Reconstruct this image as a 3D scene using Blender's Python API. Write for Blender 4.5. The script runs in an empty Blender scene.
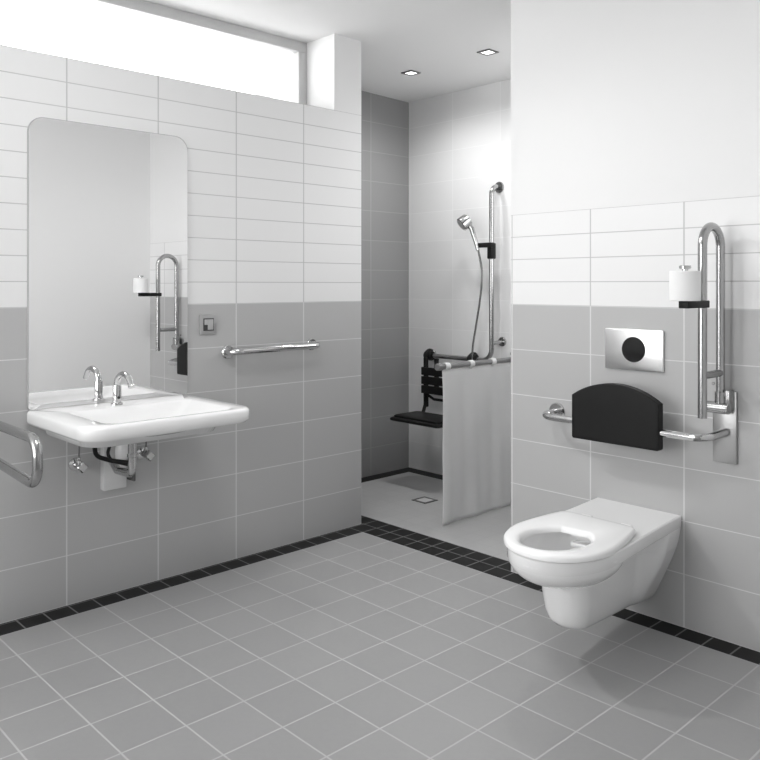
import bpy, bmesh, math, random
from mathutils import Vector, Matrix, Quaternion
random.seed(3)
DL, SKY, PC, SP = 29, 6.3, 10.5, 115
C = bpy.context.scene.collection
sc = bpy.context.scene
PI = math.pi

# ------------------------------------------------------------------ node helpers
def new_mat(name):
    m = bpy.data.materials.new(name); m.use_nodes = True
    return m, m.node_tree, m.node_tree.nodes['Principled BSDF']

def mth(nt, op, a, b=None, c=None, clamp=False):
    n = nt.nodes.new('ShaderNodeMath'); n.operation = op; n.use_clamp = clamp
    for i, v in enumerate((a, b, c)):
        if v is None: continue
        if isinstance(v, (int, float)): n.inputs[i].default_value = v
        else: nt.links.new(v, n.inputs[i])
    return n.outputs[0]

def mixc(nt, f, a, b):
    n = nt.nodes.new('ShaderNodeMix'); n.data_type = 'RGBA'
    for i, v in ((0, f), (6, a), (7, b)):
        if isinstance(v, (int, float)):
            n.inputs[i].default_value = v if i == 0 else (v, v, v, 1)
        else: nt.links.new(v, n.inputs[i])
    return n.outputs[2]

def xyz(nt):
    g = nt.nodes.new('ShaderNodeNewGeometry'); s = nt.nodes.new('ShaderNodeSeparateXYZ')
    nt.links.new(g.outputs['Position'], s.inputs[0])
    return s.outputs, g

def joint(nt, c, period, off, width):
    """1 on the joint, 0 on the tile"""
    t = mth(nt, 'DIVIDE', mth(nt, 'SUBTRACT', c, off), period)
    d = mth(nt, 'ABSOLUTE', mth(nt, 'SUBTRACT', mth(nt, 'FRACT', mth(nt, 'ADD', t, .5)), .5))
    d = mth(nt, 'MULTIPLY', d, period)
    n = nt.nodes.new('ShaderNodeMapRange'); n.interpolation_type = 'SMOOTHSTEP'
    nt.links.new(d, n.inputs[0])
    n.inputs[1].default_value = width * .35; n.inputs[2].default_value = width * .75
    n.inputs[3].default_value = 1; n.inputs[4].default_value = 0
    return n.outputs[0]

def cellrand(nt, a, pa, oa, b, pb, ob):
    fa = mth(nt, 'FLOOR', mth(nt, 'DIVIDE', mth(nt, 'SUBTRACT', a, oa), pa))
    fb = mth(nt, 'FLOOR', mth(nt, 'DIVIDE', mth(nt, 'SUBTRACT', b, ob), pb))
    cb = nt.nodes.new('ShaderNodeCombineXYZ'); nt.links.new(fa, cb.inputs[0]); nt.links.new(fb, cb.inputs[1])
    w = nt.nodes.new('ShaderNodeTexWhiteNoise'); w.noise_dimensions = '3D'
    nt.links.new(cb.outputs[0], w.inputs['Vector'])
    return w.outputs['Value']

def bump(nt, bsdf, h, strength=.35, dist=.002):
    b = nt.nodes.new('ShaderNodeBump'); b.inputs['Strength'].default_value = strength
    b.inputs['Distance'].default_value = dist
    nt.links.new(h, b.inputs['Height']); nt.links.new(b.outputs[0], bsdf.inputs['Normal'])

GREY, WHITE, PLASTER = .47, .82, .82
def wall_tiles(name, axis, voff, white_from=1.2, white_to=2.2, grey=GREY, rowoff=0.0, gj=.68, grain=.02):
    m, nt, b = new_mat(name)
    p, g = xyz(nt); c = p[axis]; z = p[2]
    is_w = mth(nt, 'GREATER_THAN', z, white_from)
    is_p = mth(nt, 'GREATER_THAN', z, white_to)
    jv = joint(nt, c, .4, voff, .0050)
    jg = joint(nt, z, .2, rowoff, .0034)
    jw = joint(nt, z, .1, rowoff, .0034)
    jh = mixc(nt, is_w, jg, jw)
    j = mth(nt, 'MULTIPLY', mth(nt, 'MAXIMUM', jv, jh), mth(nt, 'SUBTRACT', 1, is_p), clamp=True)
    r = cellrand(nt, c, .4, voff, z, .2, rowoff)
    gv = mth(nt, 'MULTIPLY', mth(nt, 'ADD', mth(nt, 'MULTIPLY', r, grain * 2), 1 - grain), grey)
    cg = nt.nodes.new('ShaderNodeCombineColor')
    for i in range(3): nt.links.new(gv, cg.inputs[i])
    tile = mixc(nt, is_w, cg.outputs[0], WHITE)
    jc = mixc(nt, is_w, gj, .54)
    col = mixc(nt, j, tile, jc)
    col = mixc(nt, is_p, col, PLASTER)
    nt.links.new(col, b.inputs['Base Color'])
    rough = mixc(nt, mth(nt, 'MAXIMUM', j, is_p), .42, .8)
    nt.links.new(rough, b.inputs['Roughness'])
    bump(nt, b, mth(nt, 'SUBTRACT', 1, j), .3, .001)
    return m

def floor_tiles(name, px, ox, py, oy, col, jcol, width=.005, rough=.42, grain=.03, spec=.5):
    m, nt, b = new_mat(name); b.inputs['Specular IOR Level'].default_value = spec
    p, g = xyz(nt)
    j = mth(nt, 'MAXIMUM', joint(nt, p[0], px, ox, width), joint(nt, p[1], py, oy, width))
    r = cellrand(nt, p[0], px, ox, p[1], py, oy)
    nz = nt.nodes.new('ShaderNodeTexNoise'); nz.inputs['Scale'].default_value = 60; nz.inputs['Detail'].default_value = 4
    nt.links.new(g.outputs['Position'], nz.inputs['Vector'])
    v = mth(nt, 'ADD', mth(nt, 'MULTIPLY', r, grain * 2), 1 - grain)
    v = mth(nt, 'MULTIPLY', v, mth(nt, 'ADD', mth(nt, 'MULTIPLY', nz.outputs[0], .06), .97))
    v = mth(nt, 'MULTIPLY', v, col)
    cg = nt.nodes.new('ShaderNodeCombineColor')
    for i in range(3): nt.links.new(v, cg.inputs[i])
    nt.links.new(mixc(nt, j, cg.outputs[0], jcol), b.inputs['Base Color'])
    nt.links.new(mixc(nt, j, rough, .8), b.inputs['Roughness'])
    bump(nt, b, mth(nt, 'SUBTRACT', 1, j), .3, .001)
    return m

def plain(name, v, rough=.5, metal=0, noise=0, scale=80, coat=0, bmp=0, spec=None):
    m, nt, b = new_mat(name)
    col = v if isinstance(v, tuple) else (v, v, v)
    b.inputs['Base Color'].default_value = (*col, 1)
    b.inputs['Roughness'].default_value = rough; b.inputs['Metallic'].default_value = metal
    if spec is not None: b.inputs['Specular IOR Level'].default_value = spec
    if coat: b.inputs['Coat Weight'].default_value = coat; b.inputs['Coat Roughness'].default_value = .05
    g = nt.nodes.new('ShaderNodeTexCoord')
    nz = nt.nodes.new('ShaderNodeTexNoise'); nz.inputs['Scale'].default_value = scale
    nt.links.new(g.outputs['Object'], nz.inputs['Vector'])
    k = mth(nt, 'ADD', mth(nt, 'MULTIPLY', nz.outputs[0], noise), rough - noise / 2)
    nt.links.new(k, b.inputs['Roughness'])
    if bmp: bump(nt, b, nz.outputs[0], bmp, .001)
    return m

M = {}
M['wall_left'] = wall_tiles('left_wall_tiles', 1, 1.9 - .002)
M['wall_toilet'] = wall_tiles('toilet_wall_tiles', 0, 1.398, white_to=1.6)
M['shower_left'] = wall_tiles('shower_tiles_shaded', 1, 2.667, 9, 9, grey=.28, rowoff=-.012, gj=.38)  # same tile as the back wall, its shade put into the darker grey
M['shower_back'] = wall_tiles('shower_tiles_lit', 0, -.352, 9, 9, grey=.82, rowoff=-.012, gj=.90)  # same tile as the side wall, its light put into the paler grey
M['floor'] = floor_tiles('floor_tiles', .2, .11, .2, .0, .335, .50, .0050)
M['shower_floor'] = floor_tiles('shower_floor_tiles', .1, .01, .1, .0, .43, .46, .004, grain=.02)
M['strip'] = floor_tiles('black_tiles', .1, .01, .1, 0, .012, .17, .0055, rough=.55, spec=.2)
M['strip_shower'] = floor_tiles('black_tiles_shower', .1, .036, .1, .03, .012, .08, .004, rough=.55, spec=.2)
M['plaster'] = plain('white_plaster', .80, .85, noise=.05, bmp=.03, scale=200)
M['ceramic'] = plain('white_ceramic', .95, .12, coat=.4)
M['seatplastic'] = plain('white_seat_plastic', .93, .22)
M['chrome'] = plain('chrome', .60, .10, 1)
M['steel'] = plain('satin_steel', .43, .2, 1, noise=.04)
M['brushed'] = plain('brushed_steel_plate', .45, .32, 1, noise=.06)
M['black'] = plain('black_plastic', .010, .45, noise=.06, spec=.25)
M['foam'] = plain('black_polyurethane', .011, .55, noise=.05, bmp=.04, scale=300, spec=.22)
M['glassblack'] = plain('black_sensor_glass', .004, .08)
M['mirror'] = plain('mirror_silver', .90, .0, 1)
M['mirror_edge'] = plain('mirror_edge', .42, .3)
M['paper'] = plain('tissue_paper', .85, .9, bmp=.1, scale=400)
M['card'] = plain('cardboard_core', .35, .9)
M['frame'] = plain('window_frame_paint', .62, .4)
M['switch'] = plain('grey_switch_plastic', .36, .3)
M['switch_dark'] = plain('dark_grey_switch_inset', .05, .4)
M['switch_light'] = plain('light_grey_switch_rocker', .42, .3)
M['plate'] = plain('bright_chrome_plate', .92, .28, 1)
M['grate'] = plain('light_steel_grate', .72, .5, .4)
M['grout'] = plain('mark_grey', .25, .5)
M['water'] = plain('water', .22, .02)
M['rod'] = plain('grey_rod', .22, .35, .3)
M['ringwhite'] = plain('white_ring_plastic', .75, .4)
M['darkmetal'] = plain('dark_metal', .16, .35, .7)
m, nt, b = new_mat('curtain_fabric')
b.inputs['Base Color'].default_value = (.9, .9, .9, 1); b.inputs['Roughness'].default_value = .75
tr = nt.nodes.new('ShaderNodeBsdfTranslucent'); tr.inputs[0].default_value = (.88, .88, .88, 1)
mx = nt.nodes.new('ShaderNodeMixShader'); mx.inputs[0].default_value = .3
nt.links.new(b.outputs[0], mx.inputs[1]); nt.links.new(tr.outputs[0], mx.inputs[2])
nt.links.new(mx.outputs[0], nt.nodes['Material Output'].inputs[0]); M['curtain'] = m
m, nt, b = new_mat('window_glass')
tp = nt.nodes.new('ShaderNodeBsdfTransparent'); gl = nt.nodes.new('ShaderNodeBsdfGlossy'); gl.inputs['Roughness'].default_value = .02
mx = nt.nodes.new('ShaderNodeMixShader'); mx.inputs[0].default_value = .06
nt.links.new(tp.outputs[0], mx.inputs[1]); nt.links.new(gl.outputs[0], mx.inputs[2])
nt.links.new(mx.outputs[0], nt.nodes['Material Output'].inputs[0]); M['glass'] = m
def emis(name, s):
    m, nt, b = new_mat(name)
    b.inputs['Base Color'].default_value = (.9, .9, .9, 1)
    b.inputs['Emission Color'].default_value = (1, 1, 1, 1); b.inputs['Emission Strength'].default_value = s
    return m
M['lamp'] = emis('downlight_glow', 2.2)
M['panel'] = emis('added_panel_glow', 1.5)  # diffuser of the added fill panel

# ------------------------------------------------------------------ mesh helpers
def link(name, bm, mat, parent=None, angle=35, smooth=True):
    bmesh.ops.recalc_face_normals(bm, faces=bm.faces)
    me = bpy.data.meshes.new(name); bm.to_mesh(me); bm.free()
    me.materials.append(mat)
    if smooth:
        me.shade_smooth(); me.set_sharp_from_angle(angle=math.radians(angle))
    o = bpy.data.objects.new(name, me); C.objects.link(o)
    if parent is not None:
        o.parent = parent
        o.matrix_parent_inverse = Matrix.Translation(-parent.location)
    return o
def struct(name, bm, mat, parent=None, label=None):
    o = link(name, bm, mat, parent, smooth=False)
    o['kind'] = 'structure'
    return o
def thing(name, label, cat, loc, group=None):
    o = bpy.data.objects.new(name, None); o.empty_display_size = .05
    o.location = loc; C.objects.link(o)
    o['label'] = label; o['category'] = cat
    if group: o['group'] = group
    return o
def tag(o, label, cat, group=None):
    o['label'] = label; o['category'] = cat
    if group: o['group'] = group
    return o
def box(bm, x0, x1, y0, y1, z0, z1, bev=0, seg=2):
    r = bmesh.ops.create_cube(bm, size=1)
    vs = r['verts']
    for v in vs:
        v.co = Vector(((x0 + x1) / 2 + v.co.x * (x1 - x0), (y0 + y1) / 2 + v.co.y * (y1 - y0), (z0 + z1) / 2 + v.co.z * (z1 - z0)))
    if bev:
        es = list({e for v in vs for e in v.link_edges})
        bmesh.ops.bevel(bm, geom=es, offset=bev, segments=seg, affect='EDGES', profile=.5)
    return bm
def B(*a, **k): return box(bmesh.new(), *a, **k)

def fillet(pts, rads, n=10):
    pts = [Vector(p) for p in pts]; out = [pts[0]]
    for i in range(1, len(pts) - 1):
        p, a, b2 = pts[i], pts[i - 1], pts[i + 1]
        r = rads[i - 1] if isinstance(rads, (list, tuple)) else rads
        u = (a - p).normalized(); w = (b2 - p).normalized()
        ang = u.angle(w)
        if r <= 0 or ang > PI - .01: out.append(p); continue
        t = min(r / math.tan(ang / 2), (a - p).length * .999, (b2 - p).length * .999); r2 = t * math.tan(ang / 2)
        cen = p + (u + w).normalized() * (r2 / math.sin(ang / 2))
        s = p + u * t - cen; e = p + w * t - cen
        tot = s.angle(e); ax = s.cross(e).normalized()
        for k in range(n + 1):
            out.append(cen + Quaternion(ax, tot * k / n) @ s)
    out.append(pts[-1])
    return out
def tube(bm, pts, r, seg=20, caps=True, dome=0):
    pts = [Vector(p) for p in pts]
    q = [pts[0]]
    for p in pts[1:]:
        if (p - q[-1]).length > 1e-5: q.append(p)
    pts = q; rings = []
    t0 = (pts[1] - pts[0]).normalized()
    n = t0.orthogonal().normalized()
    for i, p in enumerate(pts):
        if i == 0: t = t0
        elif i == len(pts) - 1: t = (pts[-1] - pts[-2]).normalized()
        else: t = ((pts[i + 1] - p).normalized() + (p - pts[i - 1]).normalized()).normalized()
        n = (n - t * n.dot(t)).normalized(); bn = t.cross(n)
        rr = r[i] if isinstance(r, (list, tuple)) else r
        rings.append([bm.verts.new(p + (n * math.cos(a) + bn * math.sin(a)) * rr) for a in [2 * PI * k / seg for k in range(seg)]])
    for a, b2 in zip(rings, rings[1:]):
        for k in range(seg): bm.faces.new((a[k], a[(k + 1) % seg], b2[(k + 1) % seg], b2[k]))
    if caps: bm.faces.new(rings[0][::-1]); bm.faces.new(rings[-1])
    return bm
def T(pts, r, **k): return tube(bmesh.new(), pts, r, **k)
def lathe(bm, origin, axis, prof, seg=32):
    """prof: list of (radius, distance along the axis)"""
    o = Vector(origin); ax = Vector(axis).normalized(); n = ax.orthogonal().normalized(); bn = ax.cross(n)
    rings = []
    for r, h in prof:
        if r < 1e-6: rings.append([bm.verts.new(o + ax * h)])
        else: rings.append([bm.verts.new(o + ax * h + (n * math.cos(2 * PI * k / seg) + bn * math.sin(2 * PI * k / seg)) * r) for k in range(seg)])
    for a, c in zip(rings, rings[1:]):
        for k in range(seg):
            k2 = (k + 1) % seg
            if len(a) == 1 and len(c) == 1: continue
            if len(a) == 1: bm.faces.new((a[0], c[k2], c[k]))
            elif len(c) == 1: bm.faces.new((a[k], a[k2], c[0]))
            else: bm.faces.new((a[k], a[k2], c[k2], c[k]))
    return bm
def L(*a, **k): return lathe(bmesh.new(), *a, **k)
def cyl(bm, p0, p1, r, bev=.001, seg=32):
    p0 = Vector(p0); p1 = Vector(p1); h = (p1 - p0).length
    return lathe(bm, p0, p1 - p0, [(0, 0), (r - bev, 0), (r, bev), (r, h - bev), (r - bev, h), (0, h)], seg)
def loft(bm, loops, cap0=True, cap1=True, closed=True):
    rs = [[bm.verts.new(p) for p in l] for l in loops]
    n = len(rs[0])
    for a, c in zip(rs, rs[1:]):
        for k in range(n if closed else n - 1): bm.faces.new((a[k], a[(k + 1) % n], c[(k + 1) % n], c[k]))
    if cap0: bm.faces.new(rs[0][::-1])
    if cap1: bm.faces.new(rs[-1])
    return rs
def rrect(cx, cy, hx, hy, r, n=8):
    """rounded rectangle; r single or per-corner (+x+y, -x+y, -x-y, +x-y)"""
    if not isinstance(r, (list, tuple)): r = [r] * 4
    out = []
    for q, (sx, sy) in enumerate(((1, 1), (-1, 1), (-1, -1), (1, -1))):
        rr = r[q]
        for k in range(n + 1):
            a = PI / 2 * q + PI / 2 * k / n
            out.append((cx + sx * (hx - rr) + rr * math.cos(a), cy + sy * (hy - rr) + rr * math.sin(a)))
    return out

# ------------------------------------------------------------------ the room
CEIL = 2.6
SX, SY = -.764, 3.03           # inner corner of the shower
bm = bmesh.new()
box(bm, -.56, 0, -2.4, 1.89, -.1, 2.2)
box(bm, -.56, 0, 1.7, 1.89, 2.2, CEIL)
box(bm, -.56, 0, -2.4, -1.9, 2.2, CEIL)
struct('wall_left', bm, M['wall_left'])
struct('wall_back', B(.991, 2.42, 1.9, 2.02, -.1, CEIL), M['wall_toilet'])
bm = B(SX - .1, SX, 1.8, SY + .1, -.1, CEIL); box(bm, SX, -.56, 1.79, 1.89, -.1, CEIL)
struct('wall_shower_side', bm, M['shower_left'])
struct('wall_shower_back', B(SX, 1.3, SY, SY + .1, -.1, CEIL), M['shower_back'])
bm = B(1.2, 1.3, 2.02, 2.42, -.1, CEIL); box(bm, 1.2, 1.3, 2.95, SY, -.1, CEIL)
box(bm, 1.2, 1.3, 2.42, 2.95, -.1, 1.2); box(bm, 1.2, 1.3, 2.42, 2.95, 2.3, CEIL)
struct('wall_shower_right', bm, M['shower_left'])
bm = bmesh.new()
for a in ((2.42, 2.46, 1.2, 2.3), (2.91, 2.95, 1.2, 2.3), (2.46, 2.91, 1.2, 1.24), (2.46, 2.91, 2.26, 2.3)):
    box(bm, 1.22, 1.28, a[0], a[1], a[2], a[3], .003)
w3 = link('added_window_3', bm, M['frame']); w3['kind'] = 'structure'  # unseen window added to brighten the shower walls and curtain
link('window_pane', B(1.247, 1.253, 2.455, 2.915, 1.235, 2.265), M['glass'], w3)
bm = B(2.42, 2.52, 1.01, 2.02, -.1, CEIL); box(bm, 2.52, 4.3, 1.01, 1.11, -.1, CEIL); box(bm, 4.2, 4.3, -2.4, 1.01, -.1, CEIL)
struct('wall_right', bm, M['plaster'])
FW = (.04, 1.94, .5, 2.42)     # added fill-light window behind the view: x0, x1, z0, z1
bm = B(-.56, FW[0], -2.5, -2.4, -.1, CEIL); box(bm, FW[1], 4.3, -2.5, -2.4, -.1, CEIL)
box(bm, FW[0], FW[1], -2.5, -2.4, -.1, FW[2]); box(bm, FW[0], FW[1], -2.5, -2.4, FW[3], CEIL)
struct('wall_front', bm, M['plaster'])
bm = bmesh.new()
for a in ((FW[0], FW[0] + .05, FW[2], FW[3]), (FW[1] - .05, FW[1], FW[2], FW[3]), (FW[0] + .05, FW[1] - .05, FW[2], FW[2] + .05), (FW[0] + .05, FW[1] - .05, FW[3] - .05, FW[3]), (.97, 1.01, FW[2] + .05, FW[3] - .05)):
    box(bm, a[0], a[1], -2.48, -2.42, a[2], a[3], .003)
w2 = link('added_window_2', bm, M['frame']); w2['kind'] = 'structure'  # unseen, added to let fill light in from behind
link('window_pane', B(FW[0] + .04, FW[1] - .04, -2.453, -2.447, FW[2] + .04, FW[3] - .04), M['glass'], w2)
struct('ceiling', B(SX - .1, 4.3, -2.5, 1.9, CEIL, CEIL + .1), M['plaster'])
bm = B(SX - .1, 4.3, 1.9, SY + .1, CEIL, CEIL + .1)
for v in bm.verts:
    if v.co.y > 2 and v.co.z < CEIL + .01: v.co.z -= .028
struct('ceiling', bm, M['plaster'])
struct('floor', B(.11, 4.2, -2.4, 1.8, -.06, 0), M['floor'])
struct('floor', B(SX + .1, 1.2, 2.0, SY - .1, -.06, 0), M['shower_floor'])
struct('trim_1', B(0, .11, -2.4, 1.8, -.06, .0), M['strip'])
bm = B(0, 2.42, 1.8, 1.9, -.06, 0); box(bm, SX + .1, 0, 1.89, 1.9, -.06, 0); box(bm, SX + .1, .995, 1.9, 2.0, -.06, 0)
struct('trim_2', bm, M['strip'])
bm = B(SX, SX + .1, 1.89, SY, -.06, 0); box(bm, SX + .1, 1.2, SY - .1, SY, -.06, 0)
struct('trim_3', bm, M['strip_shower'])
# strip window over the left wall
W0, W1 = -1.9, 1.7
bm = bmesh.new()
fx0, fx1 = -.29, -.23
box(bm, fx0, fx1, W0, W1, CEIL - .055, CEIL, .004)
box(bm, fx0, fx1, W0, W1, 2.2, 2.25, .004)
box(bm, fx0, fx1, W1 - .055, W1, 2.25, CEIL - .055, .004)
box(bm, fx0, fx1, W0, W0 + .055, 2.25, CEIL - .055, .004)
wf = link('window_1', bm, M['frame']); wf['kind'] = 'structure'
link('window_pane', B(-.264, -.258, W0 + .05, W1 - .05, 2.245, CEIL - .05), M['glass'], wf)

# ------------------------------------------------------------------ downlights in the shower ceiling, plus an added room spot
def downlight(x, y, label, aim=None, watt=None, cone=None, soft=.03):
    CEIL = 2.6 - (.0135 if y > 1.9 else 0)
    t = thing('ceiling_downlight', label, 'ceiling light', (x, y, CEIL), 'square downlights over the shower')
    s, k = .044, .031
    bm = bmesh.new()
    def sq(h, z): return [Vector((x + a * h, y + b2 * h, z)) for a, b2 in ((1, 1), (-1, 1), (-1, -1), (1, -1))]
    loft(bm, [sq(k, CEIL - .0005), sq(k, CEIL - .006), sq(s - .002, CEIL - .006), sq(s, CEIL - .004), sq(s, CEIL)], False, False)
    link('trim_frame', bm, M['darkmetal'], t, smooth=False)
    link('light_diffuser', B(x - k, x + k, y - k, y + k, CEIL - .003, CEIL), M['lamp'], t, smooth=False)
    l = bpy.data.lights.new('downlight_lamp', 'SPOT'); l.energy = DL; l.spot_size = math.radians(160); l.spot_blend = 1; l.shadow_soft_size = .03
    if watt: l.energy = watt; l.spot_size = math.radians(cone); l.shadow_soft_size = soft
    lo = bpy.data.objects.new('downlight_lamp', l); C.objects.link(lo); lo.parent = t; lo.location = (0, 0, -.012)
    if aim: lo.rotation_euler = (Vector(aim) - Vector((x, y, CEIL))).to_track_quat('-Z', 'Y').to_euler()
    return t
downlight(-.225, 2.503, 'small square recessed ceiling downlight nearer the dark side wall of the shower')
downlight(.373, 2.504, 'small square recessed ceiling downlight above the shower curtain')

d = downlight(.2, .25, 'added unseen square ceiling spot in front of the strip window', (1.75, 1.75, .75), SP, 75, .09)  # spot added out of view to cast the toilet and rail shadows
del d['group']
# ------------------------------------------------------------------ mirror
t = thing('wall_mirror', 'large frameless mirror with rounded corners above the washbasin', 'mirror', (0, .49, .805))
def yz_loop(y0, y1, z0, z1, r, x, n=10):
    return [Vector((x, a, c)) for a, c in rrect((y0 + y1) / 2, (z0 + z1) / 2, (y1 - y0) / 2, (z1 - z0) / 2, r, n)]
RR = [.062, .062, .01, .01]
bm = bmesh.new(); loft(bm, [yz_loop(.143, .838, .801, 1.945, RR, 0.0), yz_loop(.143, .838, .801, 1.945, RR, .008)])
link('mirror_edge', bm, M['mirror_edge'], t, smooth=False)
bm = bmesh.new(); loft(bm, [yz_loop(.1455, .8355, .8015, 1.9425, RR, .0075), yz_loop(.1455, .8355, .8015, 1.9425, RR, .0105)])
link('mirror_glass', bm, M['mirror'], t, smooth=False)

# ------------------------------------------------------------------ washbasin
t = thing('washbasin', 'wide white ceramic wall-hung washbasin with flat rim under the mirror', 'washbasin', (0, .49, .8))
ZT = .8
def bl(hx0, hx1, y0, y1, rf, z, rb=.012, n=8):
    return [Vector((a, c, z)) for a, c in rrect((hx0 + hx1) / 2, (y0 + y1) / 2, (hx1 - hx0) / 2, (y1 - y0) / 2, [rf, rb, rb, rf], n)]
bm = bmesh.new()
XF = .558; YL, YR = .138, .834
loops = []
# underside bowl, rim face, top, inner bowl
loops.append(bl(.002, .20, .36, .60, .06, .672))
loops.append(bl(.002, .24, .33, .63, .07, .680))
loops.append(bl(.002, .34, .25, .73, .09, .688))
loops.append(bl(.002, .41, .215, .765, .09, .698))
loops.append(bl(.002, .435, .20, .775, .09, .738))
loops.append(bl(.002, XF - .03, YL + .03, YR - .03, .08, .742))
loops.append(bl(.002, XF - .008, YL + .008, YR - .008, .085, .746))
loops.append(bl(.002, XF, YL, YR, .085, .758))
loops.append(bl(.002, XF, YL, YR, .085, .788))
loops.append(bl(.002, XF - .004, YL + .004, YR - .004, .083, .796))
loops.append(bl(.002, XF - .012, YL + .012, YR - .012, .078, .8))
iy0, iy1, ix0, ix1 = YL + .10, YR - .075, .155, XF - .045
loops.append(bl(ix0 - .006, ix1 + .006, iy0 - .006, iy1 + .006, .056, .7995, .03))
loops.append(bl(ix0, ix1, iy0, iy1, .05, .797, .03))
loops.append(bl(ix0 + .015, ix1 - .012, iy0 + .03, iy1 - .03, .05, .775, .03))
loops.append(bl(ix0 + .03, ix1 - .035, iy0 + .09, iy1 - .09, .06, .735, .05))
loops.append(bl(ix0 + .06, ix1 - .08, iy0 + .16, iy1 - .16, .07, .718, .07))
loft(bm, loops)
link('basin', bm, M['ceramic'], t, angle=60)
link('waste_cover', L((.32, .49, .7175), (0, 0, 1), [(0, 0), (.032, 0), (.032, .004), (.028, .006), (0, .007)]), M['chrome'], t)

# faucet
FX, FY = .097, .464
t = thing('basin_faucet', 'chrome sensor tap with curved swan spout standing on the washbasin', 'tap', (FX, FY, ZT))
link('base_flange', L((FX, FY, ZT), (0, 0, 1), [(0, 0), (.024, 0), (.024, .006), (.018, .010), (0, .010)]), M['chrome'], t)
link('faucet_body', L((FX, FY, ZT + .008), (0, 0, 1), [(0, 0), (.0165, 0), (.0165, .068), (.0155, .072), (0, .072)]), M['chrome'], t)
link('sensor_eye', L((FX + .0155, FY, ZT + .03), (1, -.15, 0), [(0, 0), (.006, 0), (.006, .003), (0, .003)], seg=16), M['glassblack'], t)
pts = [(FX, FY, ZT + .078)] + [(FX + .062 - .062 * math.cos(a), FY, ZT + .082 + .046 * math.sin(a)) for a in [PI * k / 16 for k in range(1, 13)]]
pts.append((FX + .130, FY, ZT + .083))
link('spout', T(pts, .0125), M['chrome'], t)

# trap under the basin
t = thing('basin_drain_trap', 'chrome drain trap with black hose and cover box under the washbasin', 'drain trap', (0, .49, .43))
link('cover_box', B(.0, .035, .436, .536, .44, .62, .004), M['grate'], t)
link('tailpiece', L((.2, .48, .555), (0, 0, 1), [(0, 0), (.018, 0), (.018, .045), (.021, .047), (.021, .06), (.018, .062), (.018, .10), (0, .10)]), M['chrome'], t)
link('trap_bend', T(fillet([(.2, .48, .56), (.2, .48, .532), (.11, .46, .535), (.04, .47, .56)], [.025, .02]), .016), M['chrome'], t)
link('hose', T(fillet([(.14, .35, .665), (.13, .36, .61), (.14, .42, .585), (.19, .48, .575)], [.04, .03]), .009, seg=12), M['black'], t)
link('hose', T(fillet([(.10, .44, .66), (.08, .43, .60), (.10, .44, .575), (.15, .49, .56)], [.03, .02]), .007, seg=12), M['black'], t)
link('drain_bowl', L((.10, .49, .575), (0, 0, 1), [(0, 0), (.028, 0), (.034, .01), (.034, .045), (.02, .085), (0, .085)]), M['ceramic'], t)
link('wall_outlet', T([(.002, .56, .47), (.05, .56, .47), (.05, .56, .53)], .008), M['darkmetal'], t)

def valve(y, z, label):
    t = thing('angle_valve', label, 'angle valve', (0, y, z), 'angle valves under the washbasin')
    link('rosette', L((-.002, y, z), (1, 0, 0), [(0, 0), (.026, 0), (.025, .006), (.013, .012), (0, .012)], seg=24), M['chrome'], t)
    link('valve_body', cyl(bmesh.new(), (.01, y, z), (.062, y, z), .011), M['chrome'], t)
    bm = bmesh.new()
    ring = []
    for h, s in ((.058, .8), (.062, 1), (.08, 1), (.084, .8)):
        ring.append([Vector((h, y + math.cos(a) * s * (.019 + .0035 * math.cos(4 * a)), z + math.sin(a) * s * (.019 + .0035 * math.cos(4 * a)))) for a in [2 * PI * k / 32 for k in range(32)]])
    loft(bm, ring)
    link('valve_handle', bm, M['chrome'], t)
    link('nut', cyl(bmesh.new(), (.04, y, z + .008), (.04, y, z + .034), .009), M['chrome'], t)
    link('supply_line', T([(.04, y, z + .03), (.04, y + .004, .668)], .0035, seg=10), M['darkmetal'], t)
valve(.33, .562, 'chrome angle valve under the washbasin, left of the drain trap')
valve(.62, .565, 'chrome angle valve under the washbasin, right of the drain trap')

# ------------------------------------------------------------------ wall switch
t = thing('wall_switch', 'square grey wall switch with dark corner key right of the mirror', 'switch', (0, .941, 1.107))
link('cover_frame', B(0, .011, .899, .985, 1.063, 1.151, .003), M['switch'], t)
link('dark_inset', B(.0105, .0125, .915, .970, 1.078, 1.135, .0008), M['switch_dark'], t)
link('switch_rocker', B(.012, .016, .937, .965, 1.083, 1.130, .001), M['switch_light'], t)
link('switch_rocker', B(.012, .016, .920, .9365, 1.105, 1.130, .001), M['switch_light'], t)

# ------------------------------------------------------------------ horizontal handrail
def flange(bm, o, ax, r=.036, h=.012):
    lathe(bm, o, ax, [(0, 0), (r, 0), (r, h * .6), (r - .004, h), (0, h)])
    return bm
t = thing('wall_handrail', 'straight chrome handrail on the grey tiles between washbasin and shower', 'handrail', (0, 1.28, .98))
link('rail', T(fillet([(.004, 1.045, .975), (.078, 1.03, .98), (.078, 1.545, .985), (.004, 1.545, .985)], .045), .0165), M['chrome'], t)
link('wall_flange', flange(bmesh.new(), (0, 1.048, .975), (1, 0, 0), .032), M['chrome'], t)
link('wall_flange', flange(bmesh.new(), (0, 1.545, .985), (1, 0, 0), .03), M['chrome'], t)

# ------------------------------------------------------------------ folding rail left of the basin
t = thing('folding_grab_rail', 'chrome folding grab rail stretched out horizontally left of the washbasin', 'grab rail', (0, -.09, .78))
yy = -.092
link('rail', T(fillet([(.05, yy, .822), (.748, yy, .822), (.748, yy, .682), (.05, yy, .716)], [.055, .055], n=14), .0155, seg=24), M['steel'], t)
link('wall_plate', B(0, .008, yy - .05, yy + .05, .62, .88, .002), M['brushed'], t)
link('hinge_block', B(.006, .06, yy - .03, yy + .03, .79, .85, .006), M['steel'], t)
link('hinge_block', B(.006, .06, yy - .03, yy + .03, .69, .745, .006), M['steel'], t)

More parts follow.
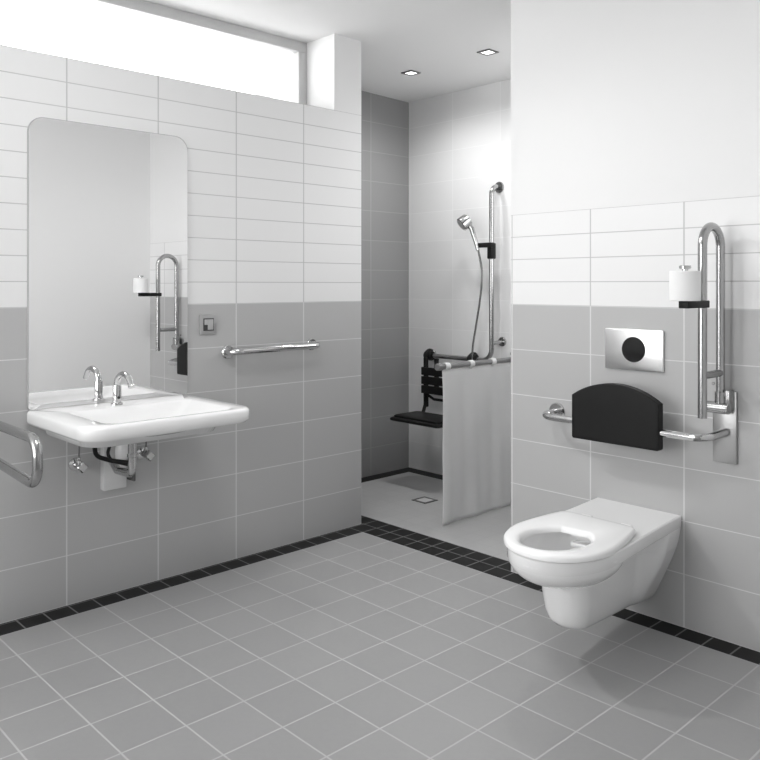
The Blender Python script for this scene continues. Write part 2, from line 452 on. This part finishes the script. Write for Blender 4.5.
# ------------------------------------------------------------------ toilet
TX = 1.608
TURN = .075          # the long axis leaves the wall slightly off square
DZ = .418
t = thing('wall_hung_toilet', 'white wall-hung toilet with open seat and long body on the tiled wall', 'toilet', (TX, 1.9, .25))
def lerp(tab, z):
    for (z0, *a), (z1, *c) in zip(tab, tab[1:]):
        if z0 <= z <= z1 or z1 <= z <= z0:
            k = (z - z0) / (z1 - z0); return [p + (q - p) * k for p, q in zip(a, c)]
    return tab[0][1:] if abs(z - tab[0][0]) < abs(z - tab[-1][0]) else tab[-1][1:]
# z, nose y, bowl half width, bowl rear y, trunk half width, flange half width
def lerp2(tab, z):
    if z <= tab[0][0]: return tab[0][1]
    for (a, p), (c, q) in zip(tab, tab[1:]):
        if z <= c: return p + (q - p) * (z - a) / (c - a)
    return tab[-1][1]
FL = [(.075, .060), (.10, .076), (.16, .104), (.24, .140), (.31, .166), (.36, .176), (.38, .178), (.5, .178)]
TW = [(.08, .048), (.088, .062), (.11, .072), (.16, .082), (.285, .094), (.34, .104), (.395, .112)]
TN = [(.08, 1.36), (.088, 1.315), (.11, 1.290), (.16, 1.275), (.26, 1.262), (.4, 1.262)]
NS = 44
def turned(half, z, kz=0):
    right = [Vector((TX + h + TURN * (1.9 - y), y, z + kz * (1.9 - y))) for h, y in half]
    left = [Vector((TX - h + TURN * (1.9 - y), y, z + kz * (1.9 - y))) for h, y in half[::-1][:-1]]
    return right + left
def trunk_loop(z, nose=None):
    ny, tw, fw = nose or lerp2(TN, z), lerp2(TW, z), lerp2(FL, z)
    half = []
    for i in range(NS + 1):
        s = i / NS; y = ny + (1.9 - ny) * (s ** 2 if s < .5 else .25 + (s - .5) * 1.5)
        d = y - ny; h = tw * math.sqrt(max(0, 1 - ((tw - d) / tw) ** 2)) if d < tw else tw
        k = min(1, max(0, (y - 1.70) / .09)); k = k * k * (3 - 2 * k)
        half.append((h + (fw - h) * k, y))
    half[0] = (0, ny)
    return turned(half, z, .070 * max(0, 1 - max(0, (z - .1)) / .14))
def deck_loop(z, off=0):
    ny, hw, a, half = 1.097 + off, .187 - off, .25, []
    for i in range(NS + 1):
        s = i / NS; y = ny + (1.9 - ny) * (s ** 2 if s < .5 else .25 + (s - .5) * 1.5)
        d = y - ny; h = hw * math.sqrt(max(0, 1 - ((a - d) / a) ** 2)) if d < a else hw
        k = min(1, max(0, (y - 1.40) / .3)); h -= .008 * k
        half.append((h, y))
    half[0] = (0, ny)
    return turned(half, z)
bm = bmesh.new()
loft(bm, [trunk_loop(z) for z in (.082, .084, .088, .096, .11, .13, .16, .20, .24, .27, .300)])
loft(bm, [trunk_loop(z, 1.48) for z in (.298, .32, .34, .36, .38, .395)])
BB, BT, YC, BF, BR = .282, .392, 1.352, .2552, .235
rows = []
for q in range(1, 25):
    k = math.cos(PI / 2 * q / 24); z = BT - (BT - BB) * k; g = (1 - k ** 2.3) ** (1 / 2.1)
    row = []
    for m_ in range(72):
        a = 2 * PI * m_ / 72; y = YC + (BR if math.sin(a) > 0 else BF) * g * math.sin(a)
        row.append(Vector((TX + .1872 * g * math.cos(a) + TURN * (1.9 - y), y, z)))
    rows.append(row)
loft(bm, rows, True, False)
HC = (TX + TURN * .60, 1.30)
outer = deck_loop(DZ)
def hole(a, c, z, cyo=0):
    out = []
    for p in outer:
        ang = math.atan2((p.y - HC[1]) / c, (p.x - HC[0]) / a)
        out.append(Vector((HC[0] + a * math.cos(ang), HC[1] + cyo + c * math.sin(ang), z)))
    return out
loops = [deck_loop(.370, .010), deck_loop(.372, .003), deck_loop(.377, .0), deck_loop(DZ - .004, 0), deck_loop(DZ, .004),
         hole(.125, .165, DZ), hole(.12, .16, DZ - .006), hole(.122, .158, DZ - .028), hole(.112, .146, DZ - .055, .008),
         hole(.092, .118, DZ - .085, .025), hole(.062, .080, DZ - .105, .04), hole(.045, .055, DZ - .108, .045)]
loft(bm, loops, False, True)
link('toilet_body', bm, M['ceramic'], t, angle=40)
wl = bmesh.new(); lathe(wl, (HC[0], HC[1] + .035, DZ - .095), (0, 0, 1), [(0, .0), (.077, 0), (.077, .002), (0, .002)])
link('toilet_water', wl, M['water'], t)
link('rinse_nozzle', B(HC[0] - .03, HC[0] + .03, HC[1] + .110, HC[1] + .16, DZ - .045, DZ - .028, .005), M['ceramic'], t)
# seat ring
SC = (TX + TURN * .62, 1.288)
def seat_outline(off, z, ny=1.094, ry=1.555, bw=.192, rw=.156):
    half = []
    n = 30
    for i in range(n + 1):
        s = i / n; y = ny + off + (ry - ny - 2 * off) * (s ** 2 if s < .5 else .25 + (s - .5) * 1.5)
        d = y - ny - off; a = .24
        w = (bw - off) * (max(0, 1 - (abs(a - d) / a) ** 2.15)) ** (1 / 2.15) if d < a else (bw - off)
        k = max(0, (y - 1.30) / (ry - 1.30)); w -= (bw - rw) * k ** 1.5
        half.append((w, y))
    half[0] = (0, ny + off)
    q0 = half.pop()[0]
    for a in (0, 15, 30, 45, 60, 75, 90): half.append((q0 - .04 + .04 * math.cos(math.radians(a)), ry - off - .012 + .04 * math.sin(math.radians(a))))
    right = [Vector((SC[0] + h + TURN * (SC[1] - y), y, z)) for h, y in half]; left = [Vector((SC[0] - h + TURN * (SC[1] - y), y, z)) for h, y in half[::-1][:-1]]
    return right + left
def seat_hole(a, c, z, ref):
    out = []
    for p in ref:
        ang = math.atan2((p.y - SC[1]) / c, (p.x - SC[0]) / a)
        out.append(Vector((SC[0] + a * math.cos(ang), SC[1] - .012 + c * math.sin(ang), z)))
    return out
zs = DZ + .003
so = seat_outline(0, zs)
ls = [seat_hole(.108, .135, zs, so), seat_outline(.004, zs), so, seat_outline(0, zs + .012), seat_outline(.004, zs + .018), seat_outline(.010, zs + .0205),
      seat_outline(.03, zs + .0215),
      seat_hole(.122, .150, zs + .021, so), seat_hole(.113, .141, zs + .017, so), seat_hole(.108, .136, zs + .010, so)]
bm = bmesh.new()
rs = [[bm.verts.new(p) for p in l] for l in ls]
for a, c in zip(rs, rs[1:] + rs[:1]):
    n = len(a)
    for k in range(n): bm.faces.new((a[k], a[(k + 1) % n], c[(k + 1) % n], c[k]))
seat = link('toilet_seat', bm, M['seatplastic'], t, angle=60)
for s in (-1, 1):
    link('hinge', cyl(bmesh.new(), (SC[0] + s * .08 - .02, 1.592, zs + .008), (SC[0] + s * .08 + .02, 1.592, zs + .008), .009), M['seatplastic'], t)

# ------------------------------------------------------------------ flush plate
t = thing('flush_plate', 'rectangular chrome flush plate with round black sensor above the toilet', 'flush plate', (1.596, 1.9, 1.03))
link('plate', B(1.472, 1.721, 1.888, 1.9, .952, 1.112, .003), M['plate'], t)
link('sensor_button', cyl(bmesh.new(), (1.598, 1.889, 1.033), (1.598, 1.885, 1.033), .050, .001, 48), M['glassblack'], t)
bm = bmesh.new()
for k, w in enumerate((.003, .002, .003, .002, .003)):
    box(bm, 1.688 + k * .0042, 1.688 + k * .0042 + w, 1.8875, 1.8885, 1.098, 1.1015)
link('printed_mark', bm, M['grout'], t, smooth=False)

# ------------------------------------------------------------------ toilet backrest
t = thing('padded_back_support', 'black padded back support on a bent chrome rail above the toilet', 'back support', (1.583, 1.9, .75))
link('support_rail', T(fillet([(1.236, 1.895, .746), (1.226, 1.782, .742), (1.93, 1.782, .742), (1.962, 1.884, .758)], [.06, .065], n=12), .0145), M['chrome'], t)
link('wall_flange', flange(bmesh.new(), (1.238, 1.9, .747), (0, -1, 0), .038), M['chrome'], t)
bm = bmesh.new()
def pad_loop(off, y):
    x0, x1, z0, zc, zt = 1.398 + off, 1.768 - off, .676 + off, .848 - off * .6, .907 - off
    hw = (x1 - x0) / 2; h = zt - zc; R = (hw * hw + h * h) / (2 * h); cz = zt - R; a0 = math.asin(hw / R)
    pts = [(x0 + .006, z0), (x1 - .006, z0), (x1, z0 + .006), (x1, zc - .004)]
    for k in range(29):
        a = a0 - 2 * a0 * k / 28; pts.append(((x0 + x1) / 2 + R * math.sin(a), cz + R * math.cos(a)))
    pts += [(x0, zc - .004), (x0, z0 + .006)]
    return [Vector((a, y, c)) for a, c in pts]
loft(bm, [pad_loop(.004, 1.799), pad_loop(0, 1.795), pad_loop(0, 1.764), pad_loop(.004, 1.7605), pad_loop(.01, 1.76)])
link('back_pad', bm, M['foam'], t)

# ------------------------------------------------------------------ fold-up grab rail
GX, GF, GR = 1.952, 1.718, 1.862
t = thing('grab_rail_folded_up', 'tall looped chrome grab rail folded up against the wall beside the backrest', 'grab rail', (GX, 1.9, .65))
t.name = 'folded_grab_rail'
link('wall_plate', B(1.912, 1.998, 1.888, 1.9, .646, .905, .002), M['brushed'], t)
pr_ = fillet([(GX, GF, .826), (GX, GF, 1.492), (GX, GR, 1.492), (GX, GR, .87)], [.0715, .0715], n=18)
link('rail', T(pr_, .0155, seg=28), M['steel'], t)
link('cross_bar', cyl(bmesh.new(), (GX, GF, .972), (GX, GR, .972), .0135), M['steel'], t)
link('hinge_barrel', cyl(bmesh.new(), (1.905, GR - .004, .847), (1.985, GR - .004, .847), .021, .002), M['steel'], t)
link('hinge_bracket', B(1.970, 1.990, 1.85, 1.89, .835, .912, .004), M['steel'], t)
link('rail_socket', cyl(bmesh.new(), (GX, GR, .862), (GX, GR, .905), .020, .002), M['steel'], t)
link('hinge_screw', cyl(bmesh.new(), (1.92, 1.88, .93), (1.92, 1.872, .93), .006, .001, 16), M['chrome'], t)
bm = B(GX - .0175, GX + .0175, GF - .142, GF + .020, 1.208, 1.233, .003)
hold = link('roll_holder', bm, M['black'], t)
link('roll_spindle', cyl(bmesh.new(), (GX, GF - .130, 1.23), (GX, GF - .130, 1.347), .010, .002), M['chrome'], hold)
link('spindle_cap', cyl(bmesh.new(), (GX, GF - .130, 1.340), (GX, GF - .130, 1.352), .019, .002), M['chrome'], hold)
# toilet paper
py_, R0 = GF - .130, .050
t = thing('toilet_paper_roll', 'white toilet paper roll upright on the black holder of the folded rail', 'toilet paper', (GX, py_, 1.234))
link('paper', L((GX, py_, 1.2335), (0, 0, 1), [(.017, 0), (R0 - .002, 0), (R0, .002), (R0, .098), (R0 - .002, .1), (.017, .1), (.017, 0)], seg=48), M['paper'], t)
link('cardboard_core', L((GX, py_, 1.234), (0, 0, 1), [(.0145, 0), (.0168, 0), (.0168, .099), (.0145, .099), (.0145, 0)]), M['card'], t)

# ------------------------------------------------------------------ shower
drain = thing('shower_drain', 'small square metal floor drain in the shower floor', 'floor drain', (-.09, 2.482, 0))
bm = bmesh.new()
dx, dy, h = -.09, 2.482, .056
def sq(h, z): return [Vector((dx + a * h, dy + b2 * h, z)) for a, b2 in ((1, 1), (-1, 1), (-1, -1), (1, -1))]
loft(bm, [sq(h * .72, .0012), sq(h * .72, .003), sq(h, .003), sq(h, .0)], False, False)
link('drain_frame', bm, M['darkmetal'], drain, smooth=False)
link('drain_grate', B(dx - h * .7, dx + h * .7, dy - h * .7, dy + h * .7, 0, .0025, .0005), M['grate'], drain)

t = thing('shower_grab_rail', 'angled steel shower rail with upright and horizontal bar on the shower back wall', 'shower rail', (.037, SY, .85))
YB = 2.95; VX = .042
link('rail', T(fillet([(VX, SY - .002, 1.905), (VX, YB, 1.905), (VX, YB, .812), (-.535, YB, .812), (-.535, SY - .002, .812)], [.05, .075, .05]), .0155), M['steel'], t)
link('wall_flange', flange(bmesh.new(), (VX, SY, 1.905), (0, -1, 0), .036), M['steel'], t)
link('wall_flange', flange(bmesh.new(), (-.535, SY, .812), (0, -1, 0), .036), M['steel'], t)
link('wall_flange', flange(bmesh.new(), (VX + .024, SY, .93), (0, -1, 0), .030), M['steel'], t)
link('bracket_arm', T([(VX + .002, YB, .92), (VX + .024, SY - .005, .93)], .012), M['steel'], t)
sl = link('slider', B(VX - .020, VX + .019, YB - .022, YB + .022, 1.450, 1.55, .006), M['black'], t)
link('slider_arm', B(VX - .105, VX + .03, YB - .036, YB - .006, 1.522, 1.552, .006), M['black'], sl)

# hand shower
t = thing('hand_shower', 'chrome hand shower tilted in the black slider with its hose hanging down', 'hand shower', (VX - .1, YB - .02, 1.565))
hx, hy, hz = VX - .085, YB - .03, 1.535
top = Vector((-.098, YB - .06, 1.665))
link('shower_handle', T([(hx, hy, hz - .03), (hx - .012, hy - .002, hz + .015), (top.x + .02, top.y + .01, top.z - .02), (top.x, top.y, top.z + .005)], [.011, .014, .017, .016]), M['chrome'], t)
ax = Vector((-.42, -.72, -.62)).normalized()
hc = Vector((-.112, YB - .072, 1.687))
hd = link('shower_head', L(hc - ax * .028, ax, [(0, 0), (.036, .0), (.044, .008), (.046, .03), (.046, .060), (.041, .063), (0, .063)]), M['chrome'], t)
link('spray_face', L(hc - ax * .028, ax, [(0, .061), (.034, .061), (.034, .065), (0, .066)]), M['switch'], hd)
import itertools
def bez(P, n=40):
    """Catmull-Rom through points"""
    P = [Vector(p) for p in P]; P = [P[0] * 2 - P[1]] + P + [P[-1] * 2 - P[-2]]; out = []
    for i in range(1, len(P) - 2):
        for k in range(n):
            u = k / n; a, b2, c, d = P[i - 1:i + 3]
            out.append(.5 * ((2 * b2) + (c - a) * u + (2 * a - 5 * b2 + 4 * c - d) * u * u + (3 * b2 - a - 3 * c + d) * u ** 3))
    out.append(P[-2]); return out
link('hose', T(bez([(hx, hy, hz - .02), (hx + .022, hy - .006, 1.45), (hx + .042, hy - .01, 1.36), (-.012, hy - .012, 1.22), (-.048, hy - .012, 1.03), (-.078, hy - .012, .86), (-.07, hy - .012, .62), (.0, hy - .01, .52), (.12, hy + .01, .62), (.17, SY - .03, .85)], 12), .0065, seg=10), M['steel'], t)
link('hose_outlet', flange(bmesh.new(), (.17, SY, .86), (0, -1, 0), .025, .03), M['chrome'], t)

# curtain rod and curtain
RX, RZ = .335, .852
t = thing('curtain_rod', 'short grey horizontal rod carrying the low shower curtain', 'curtain rod', (RX, SY, RZ))
link('rod', cyl(bmesh.new(), (RX, 2.165, RZ), (RX, SY - .002, RZ), .0145, .002), M['rod'], t)
link('rod_end_cap', cyl(bmesh.new(), (RX, 2.125, RZ), (RX, 2.168, RZ), .019, .004), M['rod'], t)
link('wall_flange', flange(bmesh.new(), (RX, SY, RZ), (0, -1, 0), .035), M['rod'], t)
bm = bmesh.new()
y0, y1 = 2.172, 2.97; nu, nv = 120, 40
rows = []
for j in range(nv + 1):
    v = j / nv; z = .834 - v * (.834 - .008); row = []
    for i in range(nu + 1):
        u = i / nu; y = y0 + (y1 - y0) * u
        amp = .002 + .0035 * v
        x = RX + amp * (math.sin(2 * PI * (u * 3.3 + .12 * v)) + .45 * math.sin(2 * PI * (u * 7.1 - .25 * v) + 1)) + .003 * math.sin(9 * v + 14 * u)
        x += .0 * v
        row.append((x, y + .012 * math.sin(3.5 * v) * (1 - u) * (.5) - .006 * (1 - u), z))
    rows.append(row)
va = [[bm.verts.new(p) for p in r] for r in rows]
for a, c in zip(va, va[1:]):
    for k in range(nu): bm.faces.new((a[k], a[k + 1], c[k + 1], c[k]))
cur = link('shower_curtain', bm, M['curtain'], None, angle=80)
sm = cur.modifiers.new('thickness', 'SOLIDIFY'); sm.thickness = .0025; sm.offset = 0
tag(cur, 'low white shower curtain hanging from the short grey rod to the floor', 'shower curtain')
ring_tag = []
for k, y in enumerate((2.20, 2.40, 2.59, 2.80)):
    bm = bmesh.new(); lathe(bm, (RX, y - .017, RZ), (0, 1, 0), [(.0155, 0), (.0195, 0), (.0205, .004), (.0205, .03), (.0195, .034), (.0155, .034), (.0155, 0)], 24)
    box(bm, RX - .003, RX + .003, y - .008, y + .008, .825, RZ - .015, .001)
    o = link('curtain_ring', bm, M['ringwhite'], cur)

# folding shower seat
t = thing('folding_shower_seat', 'black folding shower seat with slatted backrest hung on the horizontal shower bar', 'shower seat', (-.33, SY, .44))
SL, SR = -.555, -.14
for x in (-.490, -.108):
    bm = bmesh.new()
    pts = [(x, YB + .030, .80), (x, YB + .026, .836), (x, YB, .846), (x, YB - .026, .834), (x, YB - .034, .80), (x, YB - .034, .74)]
    o = bmesh.new()
    prof = bez(pts, 6)
    for s0, s1 in zip(prof, prof[1:]): pass
    tube(o, prof, .013, seg=12)
    lathe(o, (x - .028, YB, .812), (1, 0, 0), [(.0165, 0), (.030, 0), (.033, .008), (.033, .048), (.030, .056), (.0165, .056), (.0165, 0)])
    link('hook', o, M['black'], t)
yb = YB - .036
for x in (-.488, -.108):
    bm = B(x - .014, x + .014, yb - .012, yb + .014, .47, .80, .005)
    link('backrest_post', bm, M['black'], t)
for z0, z1 in ((.684, .738), (.623, .677), (.562, .616)):
    link('backrest_slat', B(-.512, -.105, yb - .024, yb - .010, z0, z1, .005), M['black'], t)
link('backrest_post', B(-.405, -.377, yb - .012, yb + .012, .60, .80, .005), M['black'], t)
link('lower_rail', T(fillet([(-.488, yb, .56), (-.41, yb - .005, .528), (-.135, yb, .528)], .02), .009, seg=12), M['black'], t)
bm = bmesh.new()
def sl_(hx_, hy_, r, z): return [Vector((a, c, z)) for a, c in rrect(-.31, 2.735, hx_, hy_, r)]
loft(bm, [sl_(.205, .125, .02, .410), sl_(.215, .135, .025, .416), sl_(.215, .135, .025, .428), sl_(.205, .125, .02, .434)])
link('seat_panel', bm, M['black'], t)
bm = bmesh.new(); loft(bm, [sl_(.190, .110, .02, .432), sl_(.195, .115, .02, .436), sl_(.195, .115, .02, .445), sl_(.185, .105, .02, .450)])
link('seat_cushion', bm, M['black'], t)
for x in (-.488, -.108):
    link('hinge_arm', T([(x, yb, .50), (x, 2.885, .43)], .012, seg=12), M['black'], t)

# ------------------------------------------------------------------ ceiling panel added for fill light (out of view)
def panel(x, y, sx, sy, e, label):
    t = thing('added_panel_light', label, 'ceiling light', (x, y, CEIL), None)
    link('panel_frame', B(x - sx / 2 - .02, x + sx / 2 + .02, y - sy / 2 - .02, y + sy / 2 + .02, CEIL - .03, CEIL, .003), M['frame'], t)
    link('light_diffuser', B(x - sx / 2, x + sx / 2, y - sy / 2, y + sy / 2, CEIL - .034, CEIL - .029), M['panel'], t, smooth=False)
    l = bpy.data.lights.new('added_panel_lamp', 'AREA'); l.shape = 'RECTANGLE'; l.size = sx; l.size_y = sy; l.energy = e
    lo = bpy.data.objects.new('added_panel_lamp', l); C.objects.link(lo); lo.parent = t; lo.location = (0, 0, -.04)
panel(1.25, .2, .6, .6, PC, 'added unseen square fill panel above the middle of the room')

# ------------------------------------------------------------------ daylight
w = bpy.data.worlds.new('sky'); sc.world = w; w.use_nodes = True
w.node_tree.nodes['Background'].inputs[0].default_value = (1, 1, 1, 1)
wn = w.node_tree
wn.nodes['Background'].inputs[1].default_value = SKY
l = bpy.data.lights.new('window_portal', 'AREA'); l.shape = 'RECTANGLE'; l.size = .42; l.size_y = W1 - W0; l.cycles.is_portal = True
lo = bpy.data.objects.new('window_portal', l); C.objects.link(lo); lo.location = (-.57, (W0 + W1) / 2, 2.4); lo.rotation_euler = (0, -PI / 2, 0)
l = bpy.data.lights.new('window_portal', 'AREA'); l.shape = 'RECTANGLE'; l.size = FW[1] - FW[0]; l.size_y = FW[3] - FW[2]; l.cycles.is_portal = True  # portal of the added window behind the view
lo = bpy.data.objects.new('window_portal', l); C.objects.link(lo); lo.location = ((FW[0] + FW[1]) / 2, -2.51, (FW[2] + FW[3]) / 2); lo.rotation_euler = (PI / 2, 0, 0)

l = bpy.data.lights.new('window_portal', 'AREA'); l.shape = 'RECTANGLE'; l.size = 1.1; l.size_y = .53; l.cycles.is_portal = True  # portal of the added shower window
lo = bpy.data.objects.new('window_portal', l); C.objects.link(lo); lo.location = (1.31, 2.685, 1.75); lo.rotation_euler = (0, PI / 2, 0)

# ------------------------------------------------------------------ camera
cd = bpy.data.cameras.new('camera'); co = bpy.data.objects.new('camera', cd); C.objects.link(co); sc.camera = co
f_, v0_ = 798.2, 285.1
cd.sensor_fit = 'HORIZONTAL'; cd.sensor_width = 36; cd.lens = f_ / 760 * 36
cd.shift_y = -(380 - v0_) / 760; cd.clip_start = .02
co.location = (3.192, -.99, 1.2862)
co.rotation_euler = (PI / 2, 0, math.radians(46.6))
vs = sc.view_settings
vs.view_transform = 'Standard'; vs.look = 'None'; vs.gamma = 1; vs.exposure = 0; vs.use_curve_mapping = False
